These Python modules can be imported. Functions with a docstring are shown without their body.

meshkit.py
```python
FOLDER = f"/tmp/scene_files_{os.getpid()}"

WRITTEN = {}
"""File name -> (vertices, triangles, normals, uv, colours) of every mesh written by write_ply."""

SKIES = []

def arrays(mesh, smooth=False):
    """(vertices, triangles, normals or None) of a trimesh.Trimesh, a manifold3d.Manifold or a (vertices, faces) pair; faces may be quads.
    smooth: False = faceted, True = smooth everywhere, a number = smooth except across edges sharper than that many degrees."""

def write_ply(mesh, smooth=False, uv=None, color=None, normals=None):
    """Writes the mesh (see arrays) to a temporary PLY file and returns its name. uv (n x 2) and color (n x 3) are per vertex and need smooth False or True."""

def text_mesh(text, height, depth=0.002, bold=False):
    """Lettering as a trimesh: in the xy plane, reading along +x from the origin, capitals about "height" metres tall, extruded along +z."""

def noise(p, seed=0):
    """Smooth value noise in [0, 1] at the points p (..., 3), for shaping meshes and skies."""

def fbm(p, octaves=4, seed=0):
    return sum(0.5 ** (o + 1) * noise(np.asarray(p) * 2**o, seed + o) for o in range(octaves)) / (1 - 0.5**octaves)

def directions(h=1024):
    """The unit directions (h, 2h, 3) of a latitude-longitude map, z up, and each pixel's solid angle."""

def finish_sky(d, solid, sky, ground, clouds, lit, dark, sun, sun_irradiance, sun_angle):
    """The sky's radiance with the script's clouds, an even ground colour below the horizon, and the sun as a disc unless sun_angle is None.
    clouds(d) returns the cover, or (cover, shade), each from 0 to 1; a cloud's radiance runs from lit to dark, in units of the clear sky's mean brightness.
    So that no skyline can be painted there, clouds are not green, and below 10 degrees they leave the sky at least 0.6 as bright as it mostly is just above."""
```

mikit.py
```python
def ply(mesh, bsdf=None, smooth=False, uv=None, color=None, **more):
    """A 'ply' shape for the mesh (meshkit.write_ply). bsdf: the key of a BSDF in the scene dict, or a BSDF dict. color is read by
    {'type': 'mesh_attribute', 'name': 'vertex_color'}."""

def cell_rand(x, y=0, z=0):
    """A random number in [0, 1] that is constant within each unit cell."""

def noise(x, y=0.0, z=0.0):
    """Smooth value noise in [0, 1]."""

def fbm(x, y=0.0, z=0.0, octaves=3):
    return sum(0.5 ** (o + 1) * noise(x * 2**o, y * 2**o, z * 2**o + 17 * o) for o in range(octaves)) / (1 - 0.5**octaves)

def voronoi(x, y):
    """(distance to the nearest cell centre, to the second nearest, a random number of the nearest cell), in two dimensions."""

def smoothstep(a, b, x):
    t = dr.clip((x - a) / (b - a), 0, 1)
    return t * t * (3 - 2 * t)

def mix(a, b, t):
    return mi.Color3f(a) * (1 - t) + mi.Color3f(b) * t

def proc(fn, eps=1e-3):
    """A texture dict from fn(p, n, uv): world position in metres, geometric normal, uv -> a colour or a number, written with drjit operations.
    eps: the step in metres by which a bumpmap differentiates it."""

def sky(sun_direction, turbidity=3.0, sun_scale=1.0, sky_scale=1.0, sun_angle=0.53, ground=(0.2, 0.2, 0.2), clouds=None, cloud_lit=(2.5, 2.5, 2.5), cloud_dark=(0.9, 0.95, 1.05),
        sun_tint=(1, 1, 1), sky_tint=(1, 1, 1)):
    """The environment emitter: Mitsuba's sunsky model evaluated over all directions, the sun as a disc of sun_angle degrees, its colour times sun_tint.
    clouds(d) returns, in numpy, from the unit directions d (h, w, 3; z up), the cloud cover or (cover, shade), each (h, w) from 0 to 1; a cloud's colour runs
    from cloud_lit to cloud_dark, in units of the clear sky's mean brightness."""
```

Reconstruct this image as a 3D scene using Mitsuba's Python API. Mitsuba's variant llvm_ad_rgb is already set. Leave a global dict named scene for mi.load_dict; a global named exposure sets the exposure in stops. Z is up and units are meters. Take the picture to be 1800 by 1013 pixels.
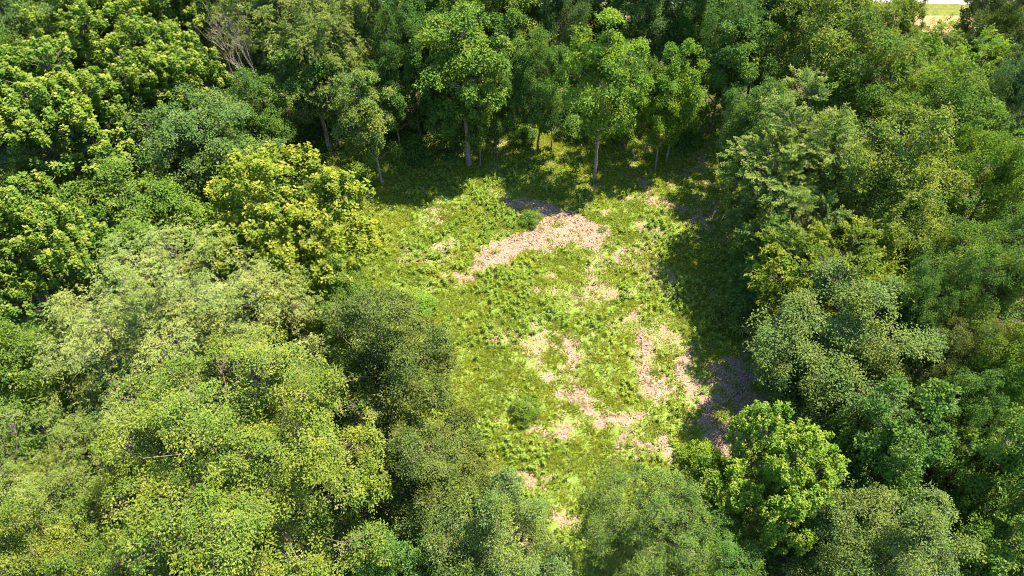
import math, random
import numpy as np
import drjit as dr
import mitsuba as mi
import mikit, meshkit

T = mi.ScalarTransform4f
scene, labels = {}, {}

# ------------------------------------------------------------------ camera, sky, exposure
CAM_H, PITCH, HFOV = 45.0, 48.0, 73.74
_c, _s = math.cos(math.radians(PITCH)), math.sin(math.radians(PITCH))
scene['camera'] = {'type': 'perspective', 'fov': HFOV, 'fov_axis': 'x', 'near_clip': 0.5, 'far_clip': 3000.0,
                   'to_world': T().look_at(origin=[0, 0, CAM_H], target=[0, _c, CAM_H - _s], up=[0, 0, 1])}
SUN = (0.45, 0.24, 1.0)
scene['sky'] = mikit.sky(SUN, turbidity=3, ground=(0.08, 0.1, 0.04), sun_tint=(0.95, 1.0, 1.05))
exposure = 3.65


def unproject(px, py, z=0.0):
    """World point at height z seen at photo pixel (px, py) of the 1800 x 1013 photo: used only to lay the site plan out."""
    u, v = (px - 900) / 1200.0, (506.5 - py) / 1200.0
    d = np.array([u, _c + v * _s, -_s + v * _c])
    t = (z - CAM_H) / d[2]
    return np.array([0, 0, CAM_H]) + d * t, t


# ------------------------------------------------------------------ geometry helpers
UP = np.array([0, 0, 1.0])


def unit(a):
    return a / (np.linalg.norm(a, axis=-1, keepdims=True) + 1e-9)


def leaves(P, D, N, L, W, u, v, fold=0.18, droop=0.12):
    """Kite-shaped leaves (two triangles each, folded along the midrib)."""
    n = len(P)
    D = unit(D)
    N = unit(N - D * (N * D).sum(1, keepdims=True))
    S = np.cross(D, N)
    L = np.broadcast_to(L, n)[:, None]
    W = np.broadcast_to(W, n)[:, None]
    mid = P + D * L * 0.45
    V = np.stack([P, mid - S * W / 2 + N * W * fold, P + D * L - N * L * droop, mid + S * W / 2 + N * W * fold], 1).reshape(-1, 3)
    i = np.arange(n)[:, None] * 4
    F = np.concatenate([i + [0, 2, 1], i + [0, 3, 2]], 1).reshape(-1, 3)
    UV = np.repeat(np.stack([np.broadcast_to(u, n), np.broadcast_to(v, n)], 1), 4, 0)
    return V, F, np.clip(UV, 0, 1)


def tube(pts, radii, sides=5):
    p = np.asarray(pts, float)
    r = np.broadcast_to(radii, len(p))
    t = unit(np.gradient(p, axis=0))
    a = np.cross(t, [0.31, 0.95, 0.05])
    a = unit(a)
    b = np.cross(t, a)
    ang = np.arange(sides) * 2 * np.pi / sides
    V = (p[:, None] + r[:, None, None] * (np.cos(ang)[None, :, None] * a[:, None] + np.sin(ang)[None, :, None] * b[:, None])).reshape(-1, 3)
    i, j = np.meshgrid(np.arange(len(p) - 1), np.arange(sides), indexing='ij')
    q = np.stack([i * sides + j, i * sides + (j + 1) % sides, (i + 1) * sides + (j + 1) % sides, (i + 1) * sides + j], -1).reshape(-1, 4)
    return V, np.vstack([q[:, [0, 1, 2]], q[:, [0, 2, 3]]])


def join(parts):
    V, F, U, at = [], [], [], 0
    for p in parts:
        V.append(p[0]); F.append(p[1] + at); at += len(p[0])
        if len(p) > 2:
            U.append(p[2])
    return (np.vstack(V), np.vstack(F)) + ((np.vstack(U),) if U else ())


def curve(a, b, sag, n, rng, wob=0.05):
    """A branch from a to b, rising first along the trunk's way when sag > 0."""
    s = np.linspace(0, 1, n)[:, None]
    p = a + (b - a) * s
    L = np.linalg.norm(b - a)
    p[:, 2] += (np.sin(np.pi * s[:, 0]) * sag * L)
    p[1:-1] += rng.normal(0, wob * L, (n - 2, 3))
    return p


# ------------------------------------------------------------------ trees
def make_tree(seed, H, R, base=0.3, lobes=16, lobe_r=0.36, ncl=26, nleaf=60, L=0.2, W=0.13, style='round', rc=0.42,
              trunk_r=0.2, egg=0.45, lean=(0, 0), flat=0.85, stems=1, twig=True, inner=0.32, cone=0.0, shell=(0.5, 0.85)):
    rng = np.random.default_rng(seed)
    lean = np.array([lean[0], lean[1], 0.0])
    # crown envelope: pick lobe centres by farthest-point sampling in a shell
    cand = unit(rng.normal(size=(900, 3))) * rng.uniform(*shell, (900, 1))
    cand = cand[cand[:, 2] > -0.72]
    h = (cand[:, 2] + 1) / 2
    cand[:, :2] *= (1 - cone * np.clip(h - 0.25, 0, 1) + egg * 0.0)[:, None]
    zc, az = H * (1 + base) / 2, H * (1 - base) / 2
    cand = cand * [R, R, az] + [0, 0, zc]
    cand += lean * (cand[:, 2:] / H)
    pick = [int(np.argmax(cand[:, 2]))]
    dist = np.linalg.norm((cand - cand[pick[0]]), axis=1)
    while len(pick) < lobes:
        k = int(np.argmax(dist * rng.uniform(0.75, 1, len(dist))))
        pick.append(k)
        dist = np.minimum(dist, np.linalg.norm(cand - cand[k], axis=1))
    core = lobes // 4      # inner lobes, so that the fork does not lie open
    inn = unit(rng.normal(size=(core, 3))) * rng.uniform(0.1, 0.42, (core, 1))
    inn = inn * [R, R, az] + [0, 0, zc + 0.12 * az]
    inn += lean * (inn[:, 2:] / H)
    LC = np.vstack([cand[pick], inn])
    lobes = len(LC)
    LC = LC + rng.normal(0, 0.06 * R, (lobes, 3))
    LR = 0.93 * lobe_r * R * rng.uniform(0.65, 1.3, lobes)
    LT = rng.normal(0, 1, lobes)
    axis0 = np.array([0, 0, zc - 0.35 * az]) + lean * 0.5
    out = unit(LC - axis0)
    # clusters of leaves on and inside the lobes
    nn = np.maximum(4, (ncl * (LR / LR.mean()) ** 2).astype(int))
    li = np.repeat(np.arange(lobes), nn)
    d = unit(unit(rng.normal(size=(len(li), 3))) + 0.6 * out[li] + 0.22 * UP)
    rad = np.where(rng.random(len(li)) < inner, rng.uniform(0.2, 0.75, len(li)), rng.uniform(0.68, 1.14, len(li)))
    C = LC[li] + d * (LR[li] * rad)[:, None] * [1, 1, flat]
    for ax_ in range(3):
        C[:, ax_] += ((meshkit.fbm(C * 0.55, 3, 10 * seed + ax_) - 0.5) * 2.2 + rng.normal(0, 0.12, len(C))) * (0.8 if ax_ == 2 else 1) * min(1, R / 4)
    A = unit(0.7 * d + 0.5 * out[li] + 0.15 * UP)
    n = len(C)
    ci = np.repeat(np.arange(n), nleaf)
    m = len(ci)
    rnd = unit(rng.normal(size=(m, 3)))
    clt = rng.normal(0, 1, n)
    csz = rng.uniform(0.7, 1.3, n)[ci]
    u = 0.5 + 0.16 * rng.normal(size=m) + 0.12 * clt[ci] + 0.1 * LT[li[ci]]
    tipc = rng.random(n) ** 2
    if style in ('round', 'fine'):
        off = rng.normal(0, 0.55, (m, 3))
        off = off - A[ci] * ((off * A[ci]).sum(1, keepdims=True)) * 0.5
        P = C[ci] + off * rc * csz[:, None]
        N = 0.5 * A[ci] + 0.4 * UP + 0.65 * rnd
        D = off + 0.3 * A[ci] + 0.35 * unit(rng.normal(size=(m, 3))) - 0.3 * UP
        v = 0.6 * tipc[ci] * np.clip((off * A[ci]).sum(1) + 0.6, 0, 1) + 0.1 * rng.random(m)
    elif style == 'shoots':
        S = unit(0.55 * A + 0.95 * UP + 0.2 * rng.normal(size=(n, 3)))[ci]
        t = rng.random(m) ** 0.8
        radial = unit(np.cross(S, rnd))
        P = C[ci] + (S * (t - 0.35)[:, None] * 2.1 + radial * (0.62 * (1.05 - 0.7 * t) * rng.uniform(0.3, 1, m))[:, None]) * rc * csz[:, None]
        N = 0.55 * S + 0.35 * UP + 0.5 * rnd - 0.2 * radial
        D = radial + 0.45 * S + 0.3 * unit(rng.normal(size=(m, 3))) - 0.15 * UP
        v = np.clip(t ** 2.2 * (0.35 + 0.9 * tipc[ci]) + 0.05 * rng.normal(size=m), 0, 1)
    elif style == 'droop':
        k = 12
        fr = np.arange(m) % max(1, nleaf // k) + ci * max(1, nleaf // k)
        nf = fr.max() + 1
        Fd = unit(rng.normal(size=(nf, 3)) * [1, 1, 0.35] + 0.1 * UP)
        Fd = unit(Fd + 0.55 * np.repeat(A, max(1, nleaf // k), 0)[:nf] if len(Fd) == n * max(1, nleaf // k) else Fd)[fr]
        s = rng.random(m)
        start = rng.normal(0, 0.45, (nf, 3))[fr]
        P = C[ci] + start * rc + Fd * (s * 0.55)[:, None] - UP * (s ** 2 * 0.3)[:, None]
        side = np.cross(Fd, UP) * np.where(rng.random(m) < 0.5, -1, 1)[:, None]
        N = UP + 0.35 * rnd
        D = side + 0.6 * Fd - 0.5 * UP + 0.15 * rnd
        v = np.clip(0.55 * tipc[ci] + 0.25 * rng.random(m), 0, 1)
    elif style == 'spray':
        Fd = unit(A * [1, 1, 0.3] + 0.18 * UP + 0.25 * rng.normal(size=(n, 3)) * [1, 1, 0.5])[ci]
        s = rng.random(m)
        lat = np.cross(Fd, UP)
        w = rng.uniform(-1, 1, m)
        P = C[ci] + (Fd * (s * 2.4 - 0.9)[:, None] + lat * (w * 0.75 * (1.02 - s) ** 0.8)[:, None]) * rc * csz[:, None] - UP * (0.22 * s ** 2)[:, None] + rng.normal(0, 0.045, (m, 3))
        N = UP + 0.3 * rnd + 0.25 * Fd
        D = Fd * 0.8 + lat * np.sign(w)[:, None] * 0.6 - 0.2 * UP + 0.2 * rnd
        v = np.clip(s ** 2 * (0.3 + tipc[ci] * 0.8), 0, 1)
    sz = rng.uniform(0.65, 1.25, m)
    crown = leaves(P, D, N, L * sz, W * sz, u, v)
    # wood
    wood = []
    nt = 9
    zt = np.linspace(-0.3, H * 0.86, nt)
    for k in range(stems):
        sp = np.array([math.cos(k * 2.4), math.sin(k * 2.4), 0]) * (0.0 if stems == 1 else 0.22 * R)
        tr = np.stack([np.zeros(nt), np.zeros(nt), zt], 1) + lean * (np.clip(zt, 0, 99) / H)[:, None] + sp * (zt / H)[:, None]
        tr[1:-1, :2] += rng.normal(0, 0.02 * R, (nt - 2, 2))
        rr = trunk_r * np.clip(1 - zt / H, 0.05, 1) ** 0.8 * (0.8 if stems > 1 else 1)
        rr[0] *= 1.5
        wood.append(tube(tr, rr, 8))
    for k in range(lobes):
        reach = np.linalg.norm(LC[k, :2] - lean[:2] * LC[k, 2] / H)
        za = np.clip(LC[k, 2] - 0.55 * reach - 0.4, H * base * 0.75, H * 0.82)
        a = np.array([np.interp(za, zt, tr[:, 0]), np.interp(za, zt, tr[:, 1]), za])
        r0 = trunk_r * max(0.18, (1 - za / H)) * 0.5
        wood.append(tube(curve(a, LC[k], -0.06, 6, rng, 0.03), np.linspace(r0, 0.025, 6), 5))
        if twig:
            for c in C[li == k][::2]:
                wood.append(tube(curve(LC[k] * 0.85 + a * 0.15, c, 0.04, 4, rng, 0.05), np.linspace(0.028, 0.009, 4), 3))
    far_ = np.linalg.norm(P[:, :2] - lean[:2] * 0.5, axis=1)
    return dict(crown=crown, wood=join(wood), H=float(np.percentile(P[:, 2], 99.7)), R=float(np.percentile(far_, 96)))


def make_dead_tree(seed, H):
    rng = np.random.default_rng(seed)
    wood = []

    def grow(p, d, L, r, depth):
        n = 5
        pts = [p]
        for _ in range(n - 1):
            d = unit(d + rng.normal(0, 0.1, 3) + 0.03 * UP)
            pts.append(pts[-1] + d * L / (n - 1))
        wood.append(tube(np.array(pts), np.linspace(r, r * 0.5, n), 6 if depth < 2 else 4 if depth < 3 else 3))
        if depth == 5:
            return
        for _ in range(3 if depth < 4 else 2):
            k = rng.integers(2, n)
            nd = unit(d + rng.normal(0, 0.36, 3) + 0.2 * UP)
            grow(pts[k], nd, L * rng.uniform(0.5, 0.78), max(0.012, r * 0.5 * rng.uniform(0.8, 1.1)), depth + 1)
    grow(np.array([0, 0, -0.3]), np.array([0.2, -0.1, 1.0]), H * 0.5, 0.2, 0)
    return join(wood)


PROTO = {}


def proto(name, **kw):
    t = make_tree(**kw)
    c = t['crown']
    PROTO[name] = dict(H=t['H'], R=t['R'], crown=mikit.ply((c[0], c[1]), None, uv=c[2]), wood=mikit.ply(t['wood'], None, smooth=True))


proto('maple', seed=1, H=17, R=5.5, base=0.18, lobes=34, lobe_r=0.29, ncl=32, nleaf=46, L=0.2, W=0.15, style='shoots', rc=0.34, cone=0.4)
proto('maple_b', seed=2, H=17, R=5.5, base=0.18, lobes=36, lobe_r=0.28, ncl=30, nleaf=46, L=0.2, W=0.15, style='shoots', rc=0.35, cone=0.45)
proto('yellow_maple', seed=3, H=15, R=6.0, base=0.15, lobes=40, lobe_r=0.23, ncl=28, nleaf=46, L=0.2, W=0.15, style='shoots', rc=0.42, cone=0.5, stems=3)
proto('lime_maple', seed=23, H=12, R=4.0, base=0.06, lobes=34, lobe_r=0.27, ncl=26, nleaf=46, L=0.18, W=0.14, style='shoots', rc=0.36, cone=0.1, shell=(0.5, 0.95))
proto('oak', seed=4, H=17, R=6.5, base=0.2, lobes=40, lobe_r=0.27, ncl=36, nleaf=46, L=0.155, W=0.09, rc=0.34)
proto('big_oak', seed=5, H=18, R=7.5, base=0.2, lobes=64, lobe_r=0.21, ncl=40, nleaf=58, L=0.12, W=0.075, rc=0.32, shell=(0.5, 0.92))
proto('round', seed=6, H=15, R=5.0, base=0.18, lobes=30, lobe_r=0.3, ncl=34, nleaf=38, L=0.17, W=0.115, rc=0.32)
proto('round_b', seed=7, H=15, R=5.0, base=0.2, lobes=26, lobe_r=0.31, ncl=34, nleaf=40, L=0.18, W=0.125, rc=0.34)
proto('bigleaf', seed=8, H=13, R=4.5, base=0.15, lobes=26, lobe_r=0.28, ncl=26, nleaf=30, L=0.25, W=0.17, rc=0.36, shell=(0.5, 0.95))
proto('feather', seed=9, H=16, R=6.5, base=0.15, lobes=50, lobe_r=0.25, ncl=34, nleaf=72, L=0.14, W=0.048, style='droop', rc=0.42, shell=(0.45, 0.92))
proto('feather_b', seed=10, H=17, R=5.0, base=0.2, lobes=32, lobe_r=0.29, ncl=28, nleaf=60, L=0.19, W=0.07, style='droop', rc=0.42)
proto('silver', seed=11, H=12, R=4.5, base=0.1, lobes=34, lobe_r=0.25, ncl=34, nleaf=58, L=0.13, W=0.075, style='fine', rc=0.34, shell=(0.5, 0.92))
proto('olive', seed=12, H=15, R=4.5, base=0.1, lobes=44, lobe_r=0.22, ncl=32, nleaf=52, L=0.135, W=0.078, style='fine', rc=0.32, shell=(0.5, 0.97), cone=0.4)
proto('spray', seed=13, H=15, R=5.0, base=0.05, lobes=42, lobe_r=0.3, ncl=34, nleaf=52, L=0.17, W=0.075, style='spray', rc=0.44, flat=0.6, cone=0.4)
proto('spray_b', seed=14, H=10, R=4.0, base=0.15, lobes=24, lobe_r=0.32, ncl=22, nleaf=52, L=0.17, W=0.075, style='spray', rc=0.45, flat=0.5)
proto('slim', seed=15, H=17, R=3.6, base=0.34, lobes=26, lobe_r=0.31, ncl=20, nleaf=36, L=0.23, W=0.165, rc=0.38, trunk_r=0.27, shell=(0.45, 0.95))
proto('slim_c', seed=25, H=17, R=3.6, base=0.34, lobes=26, lobe_r=0.31, ncl=20, nleaf=36, L=0.22, W=0.155, rc=0.38, trunk_r=0.18, shell=(0.45, 0.95))
proto('slim_b', seed=16, H=16, R=3.6, base=0.26, lobes=24, lobe_r=0.31, ncl=19, nleaf=34, L=0.23, W=0.165, rc=0.37, trunk_r=0.17, shell=(0.45, 1.0), lean=(-1.2, -0.4))
proto('tall', seed=17, H=19, R=4.6, base=0.2, lobes=34, lobe_r=0.29, ncl=26, nleaf=40, L=0.21, W=0.145, rc=0.37, trunk_r=0.24)
proto('sapling', seed=18, H=7, R=1.9, base=0.4, lobes=9, lobe_r=0.38, ncl=10, nleaf=32, L=0.22, W=0.16, rc=0.3, trunk_r=0.08)
proto('shrub', seed=19, H=3.2, R=2.0, base=0.0, lobes=16, lobe_r=0.33, ncl=12, nleaf=34, L=0.17, W=0.11, rc=0.36, trunk_r=0.05, stems=3, shell=(0.3, 1.0))


# ------------------------------------------------------------------ materials
def leaf_material(name, c0, c1, tip, rough=0.32, trans=0.62, tone=0.3, vary=1.0):
    def fn(p, n, uv):
        k = mikit.noise(p.x * 0.35 + 7, p.y * 0.35, p.z * 0.35) * tone + uv.x * (1 - tone * 0.5) - tone * 0.25
        c = mikit.mix(c0, c1, dr.clip(k, 0, 1))
        hue = mikit.smoothstep(0.35, 0.75, mikit.noise(p.x * 0.55 + 31, p.y * 0.55, p.z * 0.55))
        c = c * mikit.mix((1 - 0.12 * vary, 1 - 0.02 * vary, 1 + 0.05 * vary), (1 + 0.22 * vary, 1 + 0.06 * vary, 1 - 0.15 * vary), hue)
        return mikit.mix(c, tip, uv.y)
    scene[name] = {'type': 'principledthin', 'base_color': mikit.proc(fn), 'roughness': rough, 'diff_trans': trans, 'eta': 1.45}


leaf_material('leaf_green', (0.052, 0.13, 0.018), (0.14, 0.24, 0.034), (0.27, 0.32, 0.06))
leaf_material('leaf_maple', (0.05, 0.13, 0.016), (0.13, 0.23, 0.03), (0.29, 0.33, 0.06))
leaf_material('leaf_yellow', (0.08, 0.15, 0.014), (0.185, 0.252, 0.026), (0.33, 0.335, 0.05))
leaf_material('leaf_lime', (0.08, 0.18, 0.018), (0.17, 0.29, 0.032), (0.29, 0.35, 0.05))
leaf_material('leaf_oak', (0.07, 0.14, 0.020), (0.175, 0.255, 0.042), (0.38, 0.37, 0.07))
leaf_material('leaf_pale', (0.10, 0.17, 0.032), (0.215, 0.285, 0.065), (0.37, 0.39, 0.14))
leaf_material('leaf_feather', (0.075, 0.145, 0.025), (0.17, 0.255, 0.05), (0.33, 0.36, 0.10))
leaf_material('leaf_olive', (0.045, 0.085, 0.016), (0.12, 0.17, 0.036), (0.27, 0.28, 0.08))
leaf_material('leaf_silver', (0.065, 0.13, 0.028), (0.165, 0.24, 0.06), (0.27, 0.32, 0.10))
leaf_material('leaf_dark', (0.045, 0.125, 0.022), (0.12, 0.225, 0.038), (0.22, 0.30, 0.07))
leaf_material('leaf_blue', (0.048, 0.115, 0.026), (0.125, 0.21, 0.052), (0.23, 0.29, 0.09))
leaf_material('leaf_brown', (0.10, 0.06, 0.03), (0.24, 0.12, 0.06), (0.36, 0.20, 0.10))
leaf_material('grass_blade', (0.255, 0.33, 0.032), (0.41, 0.455, 0.06), (0.62, 0.52, 0.33), rough=0.5, trans=0.7, vary=0.4)
leaf_material('weed_leaf', (0.145, 0.25, 0.028), (0.29, 0.39, 0.058), (0.40, 0.46, 0.10), rough=0.45, vary=0.7)


def bark_fn(p, n, uv):
    k = mikit.fbm(p.x * 9, p.y * 9, p.z * 2.2)
    return mikit.mix((0.06, 0.05, 0.035), (0.19, 0.155, 0.12), k)


scene['bark'] = {'type': 'principled', 'base_color': mikit.proc(bark_fn), 'roughness': 0.9, 'specular': 0.2}
scene['pale_bark'] = {'type': 'principled', 'base_color': mikit.proc(lambda p, n, uv: mikit.mix((0.13, 0.10, 0.075), (0.36, 0.29, 0.23), mikit.fbm(p.x * 9, p.y * 9, p.z * 2.2))), 'roughness': 0.9, 'specular': 0.2}
scene['dead_wood'] = {'type': 'principled', 'base_color': mikit.proc(lambda p, n, uv: mikit.mix((0.16, 0.135, 0.105), (0.36, 0.31, 0.26), mikit.fbm(p.x * 6, p.y * 6, p.z * 2))), 'roughness': 0.9, 'specular': 0.2}


def chip_fn(p, n, uv):
    c = mikit.mix((0.15, 0.092, 0.065), (0.49, 0.37, 0.28), uv.x)
    return mikit.mix(c, (0.52, 0.43, 0.34), uv.y)


scene['wood_chip'] = {'type': 'twosided', 'bsdf': {'type': 'diffuse', 'reflectance': mikit.proc(chip_fn)}}


def ground_fn(p, n, uv):
    a = mikit.fbm(p.x * 2.2, p.y * 2.2, 1.0)
    b = mikit.fbm(p.x * 9, p.y * 9, 5.0)
    bare = mikit.smoothstep(0.28, 0.85, uv.x + (a - 0.5) * 0.9 + (b - 0.5) * 0.6)
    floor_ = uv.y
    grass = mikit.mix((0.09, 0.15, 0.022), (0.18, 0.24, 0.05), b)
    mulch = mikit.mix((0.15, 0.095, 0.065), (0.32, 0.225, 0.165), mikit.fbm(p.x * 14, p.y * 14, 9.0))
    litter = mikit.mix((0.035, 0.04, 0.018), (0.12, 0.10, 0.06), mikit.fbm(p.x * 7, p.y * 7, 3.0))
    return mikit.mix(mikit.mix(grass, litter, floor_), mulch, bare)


scene['ground_soil'] = {'type': 'twosided', 'bsdf': {'type': 'diffuse', 'reflectance': mikit.proc(ground_fn)}}


# ------------------------------------------------------------------ site plan of the clearing
def ground_xy(pts):
    return np.array([unproject(a, b)[0][:2] for a, b in pts])


from shapely import Polygon, LineString, points as sh_points, distance as sh_distance, contains as sh_contains
CLEARING = Polygon(ground_xy([(560, 300), (640, 265), (760, 250), (900, 225), (1050, 215), (1200, 215), (1330, 225), (1340, 330), (1350, 520), (1420, 640), (1420, 760), (1350, 850),
                              (1250, 900), (1130, 1000), (960, 1000), (820, 880), (700, 740), (600, 600), (520, 430)]))
BARE = [  # (outline or line in the photo's ground plane, half width in metres, strength)
    (Polygon(ground_xy([(884, 347), (960, 357), (1010, 376), (1080, 405), (1045, 430), (1000, 428), (960, 448), (930, 436), (890, 462), (838, 474), (836, 450), (888, 424), (935, 408), (955, 393), (900, 368)])), 0.0, 1.0),
    (LineString(ground_xy([(750, 370), (778, 366), (800, 370)])), 0.3, 0.7),
    (LineString(ground_xy([(1118, 318), (1140, 330), (1150, 355), (1190, 362)])), 0.8, 0.75),
    (LineString(ground_xy([(1225, 225), (1235, 280), (1250, 330), (1235, 395)])), 1.6, 0.62),
    (LineString(ground_xy([(930, 606), (985, 600), (1040, 585)])), 0.35, 0.65),
    (LineString(ground_xy([(1000, 612), (985, 650), (975, 675), (1015, 700), (1045, 722)])), 0.55, 0.95),
    (LineString(ground_xy([(975, 668), (1008, 690)])), 0.9, 1.0),
    (LineString(ground_xy([(1112, 552), (1130, 590), (1140, 640), (1150, 690), (1200, 700)])), 0.8, 0.9),
    (LineString(ground_xy([(1055, 735), (1100, 742), (1102, 785), (1160, 797)])), 0.5, 0.95),
    (LineString(ground_xy([(1130, 735), (1150, 765), (1175, 800)])), 0.4, 0.8),
    (Polygon(ground_xy([(1205, 690), (1260, 640), (1330, 615), (1380, 700), (1340, 800), (1262, 802), (1235, 750)])), 0.0, 1.0),
    (LineString(ground_xy([(1210, 620), (1190, 650), (1215, 690)])), 0.4, 0.8),
    (LineString(ground_xy([(930, 835), (945, 855)])), 0.35, 0.8),
    (LineString(ground_xy([(985, 905), (1005, 920)])), 0.4, 0.8),
    (LineString(ground_xy([(900, 838), (960, 838)])), 0.25, 0.7),
    (LineString(ground_xy([(940, 755), (975, 768)])), 0.25, 0.8),
    (LineString(ground_xy([(985, 738), (998, 762)])), 0.25, 0.85),
    (LineString(ground_xy([(770, 440), (800, 425)])), 0.35, 0.6),
    (LineString(ground_xy([(790, 488), (835, 488)])), 0.35, 0.75),
    (LineString(ground_xy([(1040, 470), (1100, 455), (1170, 480)])), 0.8, 0.5),
    (LineString(ground_xy([(1030, 540), (1050, 530)])), 0.4, 0.6),
]


STRAW = Polygon(ground_xy([(925, 600), (1040, 520), (1040, 440), (1180, 430), (1180, 560), (1215, 690), (1240, 830), (1060, 840), (990, 740), (940, 700)]))


def straw(x, y):
    """How thin and strawy the grass is, 0..1."""
    n = meshkit.fbm(np.stack([x, y, x * 0], 1) * 0.55, 3, 61)
    near = np.clip(1 - sh_distance(STRAW, sh_points(np.stack([x, y], 1))) / 2.0, 0, 1)
    return np.clip((n - 0.43) * 5, 0, 1) * near + np.clip((n - 0.60) * 5, 0, 1) * (1 - near)


def fields(x, y):
    """(bareness 0..1, forest floor 0..1) at ground points."""
    sh = x.shape
    x, y = x.ravel(), y.ravel()
    q = np.stack([x, y, x * 0], 1)
    wx = x + (meshkit.fbm(q * 0.9, 3, 1) - 0.5) * 1.6
    wy = y + (meshkit.fbm(q * 0.9, 3, 2) - 0.5) * 1.6
    pts = sh_points(np.stack([wx, wy], 1))
    bare = np.zeros(len(x))
    brk = 1.25 - 1.3 * np.clip((meshkit.fbm(np.stack([x, y, x * 0], 1) * 0.8, 3, 91) - 0.42) * 3.0, 0, 0.75)
    for n_, (g, w, s) in enumerate(BARE):
        dd = sh_distance(g, pts)
        bare = np.maximum(bare, s * np.clip(1 - (dd - w * 0.2) / (0.75 + w * 0.8), 0, 1) * (1 + (brk - 1) * (0.35 if n_ == 0 else 0.9)))
    bare = np.clip(bare, 0, 1)
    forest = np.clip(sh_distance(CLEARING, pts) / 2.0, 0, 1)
    return bare.reshape(sh), forest.reshape(sh)


def terrain(x, y):
    q = np.stack([x, y, np.zeros_like(x)], -1)
    return (meshkit.fbm(q * 0.12, 3, 5) - 0.5) * 0.9 + (meshkit.fbm(q * 0.9, 2, 6) - 0.5) * 0.16


# ground sheet, fine round the clearing, reaching the horizon
gx = np.concatenate([[-900, -500, -250, -140, -90, -60, -40], np.arange(-28, 36, 0.3), [45, 65, 95, 140, 250, 500, 900]])
gy = np.concatenate([[-600, -300, -120, -50, -15, 0, 8], np.arange(12, 80, 0.3), [84, 90, 98, 110, 140, 220, 400, 700, 1300]])
GX, GY = np.meshgrid(gx, gy)
far = np.clip((np.hypot(GX - 0, GY - 45) - 60) / 60, 0, 1)
GZ = terrain(GX, GY) * (1 - far)
bare_g, forest_g = fields(GX, GY)
bare_g = np.maximum(bare_g, 0.55 * straw(GX.ravel(), GY.ravel()).reshape(GX.shape) * (forest_g < 0.5))
i, j = np.meshgrid(np.arange(len(gy) - 1), np.arange(len(gx) - 1), indexing='ij')
a0 = i * len(gx) + j
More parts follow.
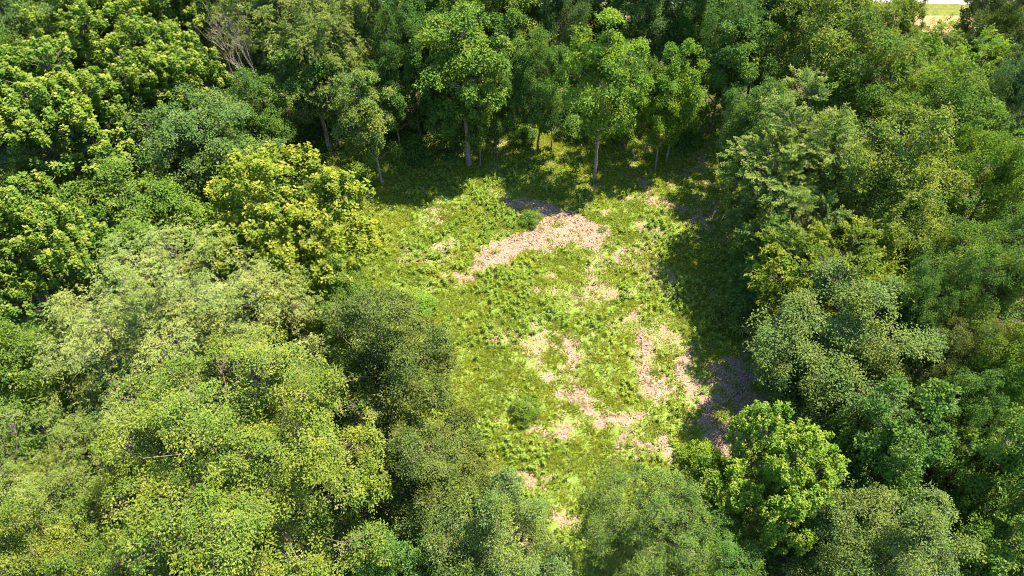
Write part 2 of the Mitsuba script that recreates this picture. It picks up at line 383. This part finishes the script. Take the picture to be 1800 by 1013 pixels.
quads = np.stack([a0, a0 + 1, a0 + len(gx) + 1, a0 + len(gx)], -1).reshape(-1, 4)
gv, gf = np.stack([GX, GY, GZ], -1).reshape(-1, 3), np.vstack([quads[:, [0, 1, 2]], quads[:, [0, 2, 3]]])
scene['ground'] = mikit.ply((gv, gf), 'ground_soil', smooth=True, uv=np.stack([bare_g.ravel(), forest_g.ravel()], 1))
labels['ground'] = {'label': 'clearing floor with bare mulched patches running into dark woodland litter', 'kind': 'structure'}

# ------------------------------------------------------------------ ground cover
rng = np.random.default_rng(77)


def scatter(n, box=(-28, 34, 12, 80)):
    x = rng.uniform(box[0], box[1], n)
    y = rng.uniform(box[2], box[3], n)
    b, f = fields(x, y)
    return x, y, b, f


def lush(x, y):
    return meshkit.fbm(np.stack([x, y, x * 0], 1) * 0.28, 3, 21)


x, y, b, f = scatter(82000)
thin = meshkit.fbm(np.stack([x, y, x * 0], 1) * 0.5, 3, 31)
st = straw(x, y)
keep = (rng.random(len(x)) < np.clip(1.12 - 1.2 * b, 0.09, 1)) & (rng.random(len(x)) < 1 - 0.9 * f) & (rng.random(len(x)) < 1 - 0.75 * st)
keep &= rng.random(len(x)) < np.clip(0.55 + (thin - 0.3) * 2.0, 0.35, 1)
x, y = x[keep], y[keep]
k = 11
X, Y = np.repeat(x, k), np.repeat(y, k)
m = len(X)
ang = rng.uniform(0, 2 * np.pi, m)
rr = rng.uniform(0, 0.2, m)
X = X + np.cos(ang) * rr; Y = Y + np.sin(ang) * rr
tone = np.repeat(rng.normal(0, 0.13, len(x)), k) + (meshkit.fbm(np.stack([X, Y, X * 0], 1) * 0.35, 3, 41) - 0.5) * 0.5
wind = np.array([0.3, -0.2, 0])
D = np.stack([np.cos(ang), np.sin(ang), rng.uniform(0.5, 1.8, m)], 1) + wind
P = np.stack([X, Y, terrain(X, Y) - 0.02], 1)
tall_ = np.repeat(rng.uniform(0.6, 1.3, len(x)), k)
dry = (rng.random(m) < 0.06 + 0.22 * np.repeat(straw(x, y), k)) * rng.uniform(0.4, 1, m)
gr = leaves(P, D, np.stack([-np.cos(ang), -np.sin(ang), np.full(m, 0.8)], 1) + 0.3 * rng.normal(size=(m, 3)), 0.30 * tall_, 0.045 * tall_, 0.5 + tone + 0.12 * rng.normal(size=m), dry, droop=0.3)
scene['grass'] = mikit.ply(gr[:2], 'grass_blade', uv=gr[2])
labels['grass'] = {'label': 'bright lime green grass growing over the forest clearing', 'category': 'grass', 'kind': 'stuff'}

# leafy upright weeds in drifts
x, y, b, f = scatter(30000)
lu = lush(x, y)
keep = (rng.random(len(x)) < np.clip((lu - 0.42) * 5.0 * (2.2 * meshkit.noise(np.stack([x, y, x * 0], 1) * 0.9, 23) ** 1.6), 0.03, 1)) & (rng.random(len(x)) < np.clip(1.0 - 1.6 * b, 0.015, 1)) & (rng.random(len(x)) < 1 - 0.6 * f)
x, y = x[keep], y[keep]
k = 26
hh = rng.uniform(0.25, 0.6, len(x)) * (0.6 + 1.3 * meshkit.fbm(np.stack([x, y, x * 0], 1) * 0.7, 2, 81))
h = np.repeat(hh, k)
t = np.tile((np.arange(k) + 0.5) / k, len(x))
m = len(t)
ang = rng.uniform(0, 2 * np.pi, m)
lx, ly = np.repeat(rng.normal(0, 0.12, len(x)), k), np.repeat(rng.normal(0, 0.12, len(x)), k)
X, Y = np.repeat(x, k), np.repeat(y, k)
P = np.stack([X + lx * t, Y + ly * t, terrain(X, Y) + h * t], 1)
D = np.stack([np.cos(ang), np.sin(ang), 0.15 + 0.9 * t ** 2], 1)
N = np.stack([-0.3 * np.cos(ang), -0.3 * np.sin(ang), np.ones(m)], 1) + 0.35 * rng.normal(size=(m, 3))
u = 0.45 + np.repeat(rng.normal(0, 0.2, len(x)), k) + 0.12 * rng.normal(size=m) + (meshkit.fbm(np.stack([X, Y, X * 0], 1) * 0.25, 2, 71) - 0.5) * 0.9
wd = leaves(P, D, N, 0.24 * (1.15 - 0.6 * t), 0.075 * (1.15 - 0.4 * t), u, np.clip(t ** 3 * 0.7, 0, 1))
scene['weeds'] = mikit.ply(wd[:2], 'weed_leaf', uv=wd[2])
labels['weeds'] = {'label': 'leafy green weeds standing in drifts among the grass of the clearing', 'category': 'weeds', 'kind': 'stuff'}

# wood chips, straw and splinters on the bare patches
x, y, b, f = scatter(190000)
pk = np.clip(b * 1.1 - 0.1, 0.0, 1) + 0.45 * straw(x, y) * (f < 0.3) + 0.02 * (f < 0.3) + 0.05 * (meshkit.fbm(np.stack([x, y, x * 0], 1) * 0.5, 3, 31) < 0.42) * (f < 0.3)
keep = rng.random(len(x)) < pk
x, y = x[keep], y[keep]
m = len(x)
ang = 6.0 * meshkit.fbm(np.stack([x, y, x * 0], 1) * 0.22, 2, 95) + 2.0 + rng.normal(0, 0.65, m)
P = np.stack([x, y, terrain(x, y) + rng.uniform(0.005, 0.06, m)], 1)
D = np.stack([np.cos(ang), np.sin(ang), rng.uniform(-0.05, 0.25, m)], 1)
N = UP + 0.5 * rng.normal(size=(m, 3))
Lc = np.minimum(rng.lognormal(math.log(0.2), 0.55, m), 0.8)
ch = leaves(P, D, N, Lc, np.clip(Lc * 0.24, 0.025, 0.075), np.clip(rng.normal(0.55, 0.25, m), 0, 1), (rng.random(m) < 0.2) * rng.random(m), droop=0.05)
scene['wood_chips'] = mikit.ply(ch[:2], 'wood_chip', uv=ch[2])
labels['wood_chips'] = {'label': 'pinkish tan wood chips and straw strewn over the bare patches', 'category': 'wood chips', 'kind': 'stuff'}

# undergrowth on the woodland floor
rng = np.random.default_rng(123)
x = rng.uniform(-62, 66, 34000); y = rng.uniform(8, 90, 34000)
bb, ff = fields(x, y)
keep = (rng.random(len(x)) < ff * (0.25 + 1.1 * meshkit.fbm(np.stack([x, y, x * 0], 1) * 0.3, 3, 51))) & (y < 88) & (rng.random(len(x)) < 0.9 - 0.9 * bb)
x, y = x[keep], y[keep]
k = 16
m = len(x) * k
ang = rng.uniform(0, 2 * np.pi, m)
rr = np.abs(rng.normal(0, 0.32, m))
h = np.repeat(rng.uniform(0.15, 0.9, len(x)), k) * rng.uniform(0.3, 1, m)
X, Y = np.repeat(x, k) + np.cos(ang) * rr, np.repeat(y, k) + np.sin(ang) * rr
P = np.stack([X, Y, terrain(X, Y) + h], 1)
ug = leaves(P, np.stack([np.cos(ang), np.sin(ang), rng.uniform(-0.3, 0.3, m)], 1), UP + 0.4 * rng.normal(size=(m, 3)), rng.uniform(0.16, 0.34, m), rng.uniform(0.09, 0.2, m),
            0.45 + np.repeat(rng.normal(0, 0.15, len(x)), k) + 0.1 * rng.normal(size=m), np.clip(rng.random(m) - 0.7, 0, 1))
scene['undergrowth'] = mikit.ply(ug[:2], 'leaf_dark', uv=ug[2])
labels['undergrowth'] = {'label': 'low leafy undergrowth covering the shaded woodland floor', 'category': 'undergrowth', 'kind': 'stuff'}


# the open land beyond the wood: bare field strip, verge and pale road
def strip(y0, y1, z, name, mat, text):
    xs = np.arange(-240, 261, 4.0)
    ys = np.linspace(y0, y1, 4)
    A, B = np.meshgrid(xs, ys)
    far = np.clip((np.hypot(A, B - 45) - 60) / 60, 0, 1)
    Z = terrain(A, B) * (1 - far) + z
    i, j = np.meshgrid(np.arange(3), np.arange(len(xs) - 1), indexing='ij')
    q = i * len(xs) + j
    q = np.stack([q, q + 1, q + len(xs) + 1, q + len(xs)], -1).reshape(-1, 4)
    scene[name] = mikit.ply((np.stack([A, B, Z], -1).reshape(-1, 3), np.vstack([q[:, [0, 1, 2]], q[:, [0, 2, 3]]])), mat, smooth=True)
    labels[name] = {'label': text, 'kind': 'structure'}


scene['dry_soil'] = {'type': 'twosided', 'bsdf': {'type': 'diffuse', 'reflectance': mikit.proc(lambda p, n, uv: mikit.mix((0.17, 0.12, 0.06), (0.36, 0.25, 0.13), mikit.fbm(p.x * 1.1, p.y * 2.5, 2.0)))}}
scene['mown_grass'] = {'type': 'twosided', 'bsdf': {'type': 'diffuse', 'reflectance': mikit.proc(lambda p, n, uv: mikit.mix((0.07, 0.10, 0.022), (0.16, 0.16, 0.045), mikit.fbm(p.x * 2, p.y * 2, 4.0)))}}
scene['concrete'] = {'type': 'twosided', 'bsdf': {'type': 'diffuse', 'reflectance': mikit.proc(lambda p, n, uv: mikit.mix((0.30, 0.29, 0.28), (0.40, 0.39, 0.37), mikit.fbm(p.x, p.y, 6.0)))}}
strip(86.5, 91.0, 0.10, 'field', 'dry_soil', 'strip of dry tan field showing beyond the wood at the top right')
strip(91.0, 94.6, 0.10, 'verge', 'mown_grass', 'mown grass verge beside the pale road at the top right')
strip(94.6, 102.0, 0.104, 'road', 'concrete', 'pale road glimpsed beyond the wood at the top right')
strip(102.0, 240.0, 0.10, 'meadow', 'mown_grass', 'open grass on the far side of the pale road')

# ------------------------------------------------------------------ the trees
# (kind, crown centre in the photo's plan, crown width there, height in m, leaf material, label)
TREES = [
    # the left side, from the far end to the near end
    ('round_b', 30, 30, 200, 16, 'leaf_blue', 'blue-green tree in the top left corner'),
    ('maple_b', 130, 15, 170, 17, 'leaf_maple', 'yellow-green maple at the top edge right of the corner tree'),
    ('maple', 250, 35, 190, 18, 'leaf_maple', 'bright maple with yellow shoot tips at the top edge, left of the bare tree'),
    ('round', 320, 45, 130, 15, 'leaf_blue', 'small grey-green tree just left of the bare tree top'),
    ('round', 50, 95, 190, 16, 'leaf_blue', 'grey-green tree at the left edge behind the big maples'),
    ('maple_b', 170, 100, 220, 18, 'leaf_maple', 'tall maple of upright plumes left of the bare tree'),
    ('maple', 275, 165, 225, 17, 'leaf_maple', 'broad yellow-tipped maple directly left of the bare tree trunk'),
    ('maple', 85, 235, 300, 19, 'leaf_maple', 'huge green maple with yellow tips at the left edge'),
    ('round', 350, 265, 240, 14, 'leaf_blue', 'grey-green round tree behind the yellow maple'),
    ('round_b', 235, 390, 240, 13, 'leaf_green', 'dark green tree in the hollow left of the yellow maple'),
    ('maple_b', 55, 490, 270, 18, 'leaf_maple', 'green maple at the left edge halfway down'),
    ('yellow_maple', 492, 405, 310, 18, 'leaf_yellow', 'golden yellow maple with upright shoots at the left rim of the clearing'),
    ('round', 420, 330, 130, 11, 'leaf_green', 'low green tree tucked behind the left shoulder of the yellow maple'),
    ('feather', 335, 580, 430, 18, 'leaf_pale', 'pale feathery tree with drooping leaves below the yellow maple'),
    ('round_b', 595, 535, 150, 12, 'leaf_green', 'small green tree between the yellow maple and the dark olive tree'),
    ('olive', 682, 655, 255, 17, 'leaf_olive', 'dark olive fine-leaved tree at the left rim of the clearing'),
    ('round', 35, 690, 210, 14, 'leaf_green', 'dark green tree at the left edge below the middle'),
    ('big_oak', 410, 840, 530, 19, 'leaf_oak', 'largest crown, yellow-green and orange-flecked, lower left'),
    ('feather', 50, 870, 330, 16, 'leaf_feather', 'feathery green tree at the left edge of the lower corner'),
    ('oak', 110, 1010, 260, 15, 'leaf_oak', 'leafy tree in the bottom left corner'),
    ('olive', 750, 870, 225, 13, 'leaf_olive', 'low olive tree in front of the dark olive tree'),
    ('round_b', 700, 1000, 180, 11, 'leaf_dark', 'shaded green tree at the bottom edge left of the silvery tree'),
    # the near rim
    ('silver', 870, 968, 255, 13, 'leaf_silver', 'silvery blue-green tree at the bottom of the clearing'),
    ('oak', 1125, 925, 225, 12.5, 'leaf_feather', 'dull green tree at the bottom edge right of the silvery tree'),
    ('lime_maple', 1370, 845, 215, 13, 'leaf_lime', 'bright lime tree of upright plumes at the lower right of the clearing'),
    ('bigleaf', 1230, 880, 150, 9, 'leaf_green', 'low green tree left of the bright lime tree'),
    ('oak', 1240, 1000, 200, 9, 'leaf_dark', 'shaded tree at the bottom edge below the lime tree'),
    ('silver', 1565, 985, 270, 12, 'leaf_silver', 'pale grey-green dome at the bottom edge on the right'),
    ('bigleaf', 1580, 770, 210, 14, 'leaf_dark', 'dark green large-leaved tree right of the lime tree'),
    ('round_b', 1480, 900, 160, 7, 'leaf_dark', 'low dark tree between the lime tree and the pale dome'),
    # the right side
    ('silver', 1488, 605, 310, 13, 'leaf_silver', 'big grey-green tree at the right rim beside the bare patch'),
    ('spray', 1415, 600, 180, 8.5, 'leaf_olive', 'dark layered tree under the left side of the big grey-green tree'),
    ('spray_b', 1455, 500, 230, 13, 'leaf_yellow', 'yellow feathery tree behind the big grey-green tree'),
    ('round', 1600, 560, 130, 13, 'leaf_dark', 'small dark green crown right of the yellow feathery tree'),
    ('spray_b', 1405, 415, 160, 12, 'leaf_feather', 'pale layered tree above the yellow feathery tree'),
    ('spray', 1400, 275, 230, 17, 'leaf_feather', 'pointed olive tree with spiky sprays at the right rim of the clearing'),
    ('spray', 1362, 440, 155, 10.5, 'leaf_dark', 'dark drooping tree whose shadow falls across the right of the clearing'),
    ('round_b', 1570, 320, 240, 17, 'leaf_oak', 'broad yellow-green tree right of the pointed olive tree'),
    ('round_b', 1590, 440, 190, 14, 'leaf_oak', 'yellow-flecked tree below the broad yellow-green tree'),
    ('round', 1735, 340, 180, 15, 'leaf_lime', 'lime green tree near the right edge above the middle'),
    ('oak', 1745, 500, 240, 16, 'leaf_green', 'wide green tree at the right edge in the middle'),
    ('oak', 1690, 640, 170, 12, 'leaf_olive', 'dull olive tree right of the big grey-green tree'),
    ('round_b', 1780, 660, 170, 14, 'leaf_lime', 'bright tree at the right edge below the wide green tree'),
    ('round', 1690, 740, 140, 11, 'leaf_dark', 'dark thin tree right of the large-leaved tree'),
    ('bigleaf', 1775, 810, 190, 14, 'leaf_green', 'large-leaved green tree at the right edge low down'),
    ('bigleaf', 1770, 970, 190, 11, 'leaf_green', 'large-leaved tree in the bottom right corner'),
    ('round', 1455, 85, 240, 18, 'leaf_oak', 'olive-yellow tree at the top edge left of the leaning trunk'),
    ('round_b', 1520, 160, 180, 15, 'leaf_green', 'green tree behind the pointed olive tree'),
    ('spray_b', 1650, 140, 190, 14, 'leaf_lime', 'light green feathery tree below the gap to the field'),
    ('round_b', 1665, 220, 190, 15, 'leaf_green', 'green tree below the light feathery tree at the right'),
    ('round', 1770, 190, 130, 16, 'leaf_blue', 'grey-green tree at the right edge high up'),
    ('olive', 1760, 60, 150, 16, 'leaf_olive', 'olive tree in the top right corner'),
    ('round', 1735, 30, 100, 13, 'leaf_olive', 'dark tree right of the gap to the field'),
    ('slim_c', 1590, 45, 75, 13, 'leaf_oak', 'thin tree standing before the gap to the field'),
    ('tall', 1350, 40, 110, 18, 'leaf_dark', 'dark tall tree at the top edge left of the olive-yellow tree'),
    ('round_b', 1325, 220, 130, 13, 'leaf_dark', 'dark tree behind the left side of the pointed olive tree'),
    # the back, along the top
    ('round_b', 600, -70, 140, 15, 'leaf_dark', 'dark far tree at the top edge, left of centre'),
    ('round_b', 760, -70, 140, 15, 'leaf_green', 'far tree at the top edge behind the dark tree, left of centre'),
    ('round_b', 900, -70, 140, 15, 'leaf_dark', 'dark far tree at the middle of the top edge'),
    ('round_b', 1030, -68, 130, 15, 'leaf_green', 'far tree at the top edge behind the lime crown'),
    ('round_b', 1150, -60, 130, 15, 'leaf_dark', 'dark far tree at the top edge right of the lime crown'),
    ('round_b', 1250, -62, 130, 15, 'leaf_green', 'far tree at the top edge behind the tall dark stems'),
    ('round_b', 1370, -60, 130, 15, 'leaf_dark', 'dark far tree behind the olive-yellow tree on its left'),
    ('round_b', 1475, -50, 120, 15, 'leaf_green', 'far tree at the top edge right of the olive-yellow tree'),
    ('round_b', 1760, -40, 120, 14, 'leaf_olive', 'far olive tree at the top edge in the right corner'),
    ('round_b', 1850, 20, 130, 15, 'leaf_olive', 'olive tree half cut off by the top right corner'),
    ('round_b', 1735, 105, 110, 13, 'leaf_green', 'green tree below the dark tree beside the gap to the field'),
    ('round_b', -30, -30, 170, 17, 'leaf_dark', 'dark tree beyond the top left corner'),
    ('tall', 80, -40, 170, 17, 'leaf_green', 'green tree behind the top left corner'),
    ('tall', 200, -45, 160, 18, 'leaf_oak', 'tree at the top edge behind the bright maple, on its left'),
    ('tall', 320, -40, 150, 17, 'leaf_green', 'tree at the top edge behind the bright maple, on its right'),
    ('tall', 440, -40, 150, 17, 'leaf_feather', 'tree at the top edge behind the feathery trees, on their left'),
    ('tall', 560, -45, 150, 17, 'leaf_green', 'tree at the top edge behind the feathery trees, on their right'),
    ('tall', 690, -40, 150, 17, 'leaf_green', 'tree at the top edge behind the grey-green tree'),
    ('tall', 830, -45, 140, 17, 'leaf_dark', 'dark tree at the top edge directly behind the tall middle tree'),
    ('tall', 960, -40, 140, 17, 'leaf_green', 'tree at the top edge left of the lime crown top'),
    ('tall', 1080, -40, 130, 17, 'leaf_blue', 'tree at the top edge right of the lime crown top'),
    ('tall', 1290, -20, 120, 16, 'leaf_dark', 'dark tree at the top edge, second left of the olive-yellow tree'),
    ('tall', 1410, -30, 130, 16, 'leaf_green', 'tree at the top edge behind the olive-yellow tree'),
    ('round', 1800, 120, 120, 15, 'leaf_olive', 'olive tree at the right edge below the corner tree'),
    ('round', -30, 130, 150, 17, 'leaf_green', 'green tree at the left edge behind the huge maple'),
    ('round_b', -40, 380, 170, 16, 'leaf_green', 'green tree at the left edge between the two maples'),
    ('round_b', 1640, 480, 150, 13, 'leaf_green', 'green tree between the yellow-flecked tree and the wide green tree'),
    ('round_b', 1830, 430, 150, 15, 'leaf_green', 'green tree at the right edge behind the wide green tree'),
    ('feather_b', 380, 15, 140, 16, 'leaf_feather', 'olive feathery tree at the top edge above the bare tree'),
    ('feather_b', 500, 50, 200, 18, 'leaf_feather', 'light feathery tree right of the bare tree'),
    ('feather_b', 590, 40, 150, 18, 'leaf_feather', 'light feathery tree at the top edge, second right of the bare tree'),
    ('feather_b', 560, 100, 150, 17, 'leaf_feather', 'feathery tree with a low crown above the dark hollow'),
    ('round', 660, 40, 130, 17, 'leaf_blue', 'grey-green tree at the top edge behind the pale slender tree'),
    ('round_b', 450, 190, 120, 12, 'leaf_dark', 'dark tree in the hollow right of the bare tree'),
    ('round', 720, 90, 120, 16, 'leaf_dark', 'dark tree left of the tall middle tree'),
    ('tall', 780, 25, 140, 18, 'leaf_green', 'green tree at the top edge behind the tall middle tree, on its left'),
    ('tall', 900, 20, 150, 18, 'leaf_oak', 'grey-tinted tree at the top edge behind the tall middle tree, on its right'),
    ('round', 985, 30, 110, 17, 'leaf_blue', 'blue-green tree at the top edge between the tall middle tree and the lime crown'),
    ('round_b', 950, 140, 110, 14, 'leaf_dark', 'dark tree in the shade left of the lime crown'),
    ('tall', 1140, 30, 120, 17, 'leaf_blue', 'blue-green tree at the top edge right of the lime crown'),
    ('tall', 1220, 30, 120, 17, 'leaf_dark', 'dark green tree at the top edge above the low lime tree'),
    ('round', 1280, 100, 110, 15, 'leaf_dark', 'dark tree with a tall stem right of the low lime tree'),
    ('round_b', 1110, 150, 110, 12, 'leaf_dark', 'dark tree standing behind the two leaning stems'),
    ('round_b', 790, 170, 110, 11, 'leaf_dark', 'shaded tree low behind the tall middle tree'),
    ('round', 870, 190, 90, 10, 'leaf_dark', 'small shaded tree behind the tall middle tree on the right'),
]
# slender trees whose feet show at the far rim: (kind, foot in the photo's plan, height, crown radius, material, label)
STEMS = [
    ('slim_b', 672, 322, 13, 3.0, 'leaf_feather', 'pale slender tree at the far left of the clearing'),
    ('slim', 825, 287, 17.5, 4.3, 'leaf_green', 'tall middle tree with a thick pale trunk at the far rim'),
    ('sapling', 845, 291, 9, 1.9, 'leaf_green', 'thin sapling just right of the thick pale trunk'),
    ('sapling', 968, 271, 8, 2.3, 'leaf_dark', 'small dark-crowned sapling between the thick trunk and the lime tree'),
    ('slim_c', 1045, 312, 18, 3.9, 'leaf_lime', 'tall lime-crowned tree on a thin trunk at the far rim'),
    ('slim_b', 1152, 296, 12, 2.5, 'leaf_lime', 'low lime tree on a leaning stem at the far right rim'),
    ('slim_b', 1172, 284, 14, 2.8, 'leaf_lime', 'taller lime tree behind the leaning stem at the far right rim'),
    ('sapling', 1127, 268, 6, 1.4, 'leaf_green', 'thin sapling in the sunlit gap left of the leaning stem'),
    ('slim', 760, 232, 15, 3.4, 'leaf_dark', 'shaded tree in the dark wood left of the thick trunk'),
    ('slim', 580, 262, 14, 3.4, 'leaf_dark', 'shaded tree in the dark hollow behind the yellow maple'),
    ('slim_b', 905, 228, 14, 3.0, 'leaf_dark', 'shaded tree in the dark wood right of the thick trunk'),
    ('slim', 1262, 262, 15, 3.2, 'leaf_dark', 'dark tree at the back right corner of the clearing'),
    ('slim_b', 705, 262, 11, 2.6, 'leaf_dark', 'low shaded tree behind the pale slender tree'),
]
# bushes: (foot in the photo's plan, height, radius, material, label)
BUSHES = [
    (425, 232, 4.5, 2.2, 'leaf_green', 'ivy-green bush at the foot of the bare tree'),
    (620, 320, 2.2, 2.2, 'leaf_green', 'green bush behind the yellow maple at the far left of the clearing'),
    (735, 275, 2.6, 2.0, 'leaf_dark', 'dark bush left of the thick pale trunk'),
    (790, 262, 2.2, 1.8, 'leaf_dark', 'dark bush behind the thick pale trunk'),
    (920, 250, 2.0, 1.7, 'leaf_dark', 'dark bush behind the small dark-crowned sapling'),
    (1010, 238, 2.4, 2.0, 'leaf_dark', 'dark bush behind the thin trunk of the lime-crowned tree'),
    (1090, 246, 2.0, 1.8, 'leaf_lime', 'sunlit bush in the gap right of the thin trunk'),
    (1205, 255, 2.2, 1.8, 'leaf_dark', 'dark bush right of the leaning stems'),
    (1300, 380, 2.2, 2.0, 'leaf_dark', 'dark bush at the right rim under the pointed olive tree'),
    (1310, 560, 2.0, 1.8, 'leaf_dark', 'dark bush at the right rim between the two shadows'),
    (1300, 570, 3.6, 2.4, 'leaf_feather', 'pale layered bush reaching out left of the big grey-green tree'),
    (1640, 870, 3.5, 2.0, 'leaf_brown', 'rust-brown dying bush below the large-leaved tree'),
    (1590, 900, 3.4, 2.2, 'leaf_feather', 'light green bush above the pale dome'),
    (1650, 920, 4.0, 2.2, 'leaf_green', 'green bush right of the pale dome top'),
    (1225, 815, 2.2, 1.5, 'leaf_lime', 'lime bush at the lower edge of the bare patch'),
    (735, 545, 1.4, 1.6, 'leaf_lime', 'low leafy bush at the left rim beside the small green tree'),
    (925, 728, 1.3, 1.2, 'leaf_green', 'dark green bush standing alone low in the clearing'),
    (932, 392, 1.1, 1.2, 'leaf_green', 'low green clump on the largest mulch patch'),
    (815, 810, 2.6, 2.0, 'leaf_olive', 'olive bush at the near left rim of the clearing'),
]


def key_for(base):
    n = 0
    while (key := base if n == 0 else f'{base}_{n:03d}') in labels:
        n += 1
    return key


def plant(base, kind, x, y, R, Ht, mat, text, category, bark='bark'):
    pr, key = PROTO[kind], key_for(base)
    rz = (len(labels) * 137.5) % 360 if kind != 'slim_b' else (len(labels) * 40) % 80 - 40
    M = T().translate([float(x), float(y), float(terrain(np.array([x]), np.array([y]))[0])]).rotate([0, 0, 1], rz).scale([R / pr['R'], R / pr['R'], Ht / pr['H']])
    scene[key + '__trunk'] = {**pr['wood'], 'to_world': M, 'bsdf': {'type': 'ref', 'id': bark}}
    scene[key + '__crown'] = {**pr['crown'], 'to_world': M, 'bsdf': {'type': 'ref', 'id': mat}}
    labels[key] = {'label': text, 'category': category}


for kind, px, py, wpx, Ht, mat, text in TREES:
    c, depth = unproject(px, py, 0.62 * Ht)
    plant('tree', kind, c[0], c[1], wpx / 2 / 1200 * depth, Ht, mat, text, 'tree')
for kind, px, py, Ht, R, mat, text in STEMS:
    c, depth = unproject(px, py)
    plant('tree' if kind != 'sapling' else 'sapling', kind, c[0], c[1], R, Ht, mat, text, 'tree' if kind != 'sapling' else 'sapling', 'pale_bark')
for px, py, Ht, R, mat, text in BUSHES:
    c, depth = unproject(px, py)
    plant('bush', 'shrub', c[0], c[1], R, Ht, mat, text, 'bush')

# the far hedge of bushes under the last trees
for i, hx in enumerate([-34, -28.5, -23, -17.5, -12, -7, -2, 3, 8, 10.8, 14, 25, 30, 35, 40, 45]):
    plant('bush', 'shrub', hx + 0.9 * math.sin(i * 2.3), 82.6 + 1.2 * math.cos(i * 1.7), 3.3, 4.6 + 0.6 * math.sin(i), 'leaf_dark' if i % 2 else 'leaf_green',
          'bush under the far trees along the top edge', 'bush')
    labels[list(labels)[-1]]['group'] = 'bushes under the far trees'

# fallen branches on the bare ground
for i, (ax, ay, bx, by, r, text) in enumerate([
        (1268, 712, 1320, 672, 0.05, 'longest pale branch lying on the shaded bare patch at the right rim'),
        (1292, 668, 1322, 690, 0.035, 'short pale branch crossing the shaded bare patch'),
        (1300, 706, 1308, 672, 0.03, 'thin pale branch lying upright to the others on the shaded bare patch'),
        (1125, 560, 1128, 618, 0.045, 'pale branch along the bare streak in the right of the clearing'),
        (1165, 668, 1148, 705, 0.03, 'thin branch at the lower end of the right bare streak'),
        (880, 352, 905, 362, 0.04, 'grey branch at the far edge of the largest mulch patch'),
        (1120, 330, 1148, 318, 0.05, 'grey branch on the small dark mulch patch at the far right')]):
    a, b = unproject(ax, ay)[0], unproject(bx, by)[0]
    r_ = np.random.default_rng(900 + i)
    za, zb = (float(terrain(q[0:1], q[1:2])[0]) + 0.07 for q in (a, b))
    a[2], b[2] = za, zb
    main = curve(a, b, 0.02, 7, r_, 0.02)
    bits = [tube(main, np.linspace(r, r * 0.35, 7), 6)]
    for q in (2, 3, 4, 5):
        d = unit(unit(b - a) + r_.normal(0, 0.5, 3) * [1, 1, 0.25])
        bits.append(tube(curve(main[q], main[q] + d * np.linalg.norm(b - a) * r_.uniform(0.15, 0.35), 0.03, 4, r_, 0.03), np.linspace(r * 0.5, 0.008, 4), 4))
    key = key_for('fallen_branch')
    scene[key] = mikit.ply(join(bits), 'dead_wood', smooth=True)
    labels[key] = {'label': text, 'category': 'branch'}

# the bare tree
c, _ = unproject(455, 205, 5.0)
scene['bare_tree'] = mikit.ply(make_dead_tree(11, 15), 'dead_wood', smooth=True, to_world=T().translate([float(c[0]), float(c[1]), 0]))
labels['bare_tree'] = {'label': 'bare grey tree with many fine dead branches among the green crowns', 'category': 'tree'}
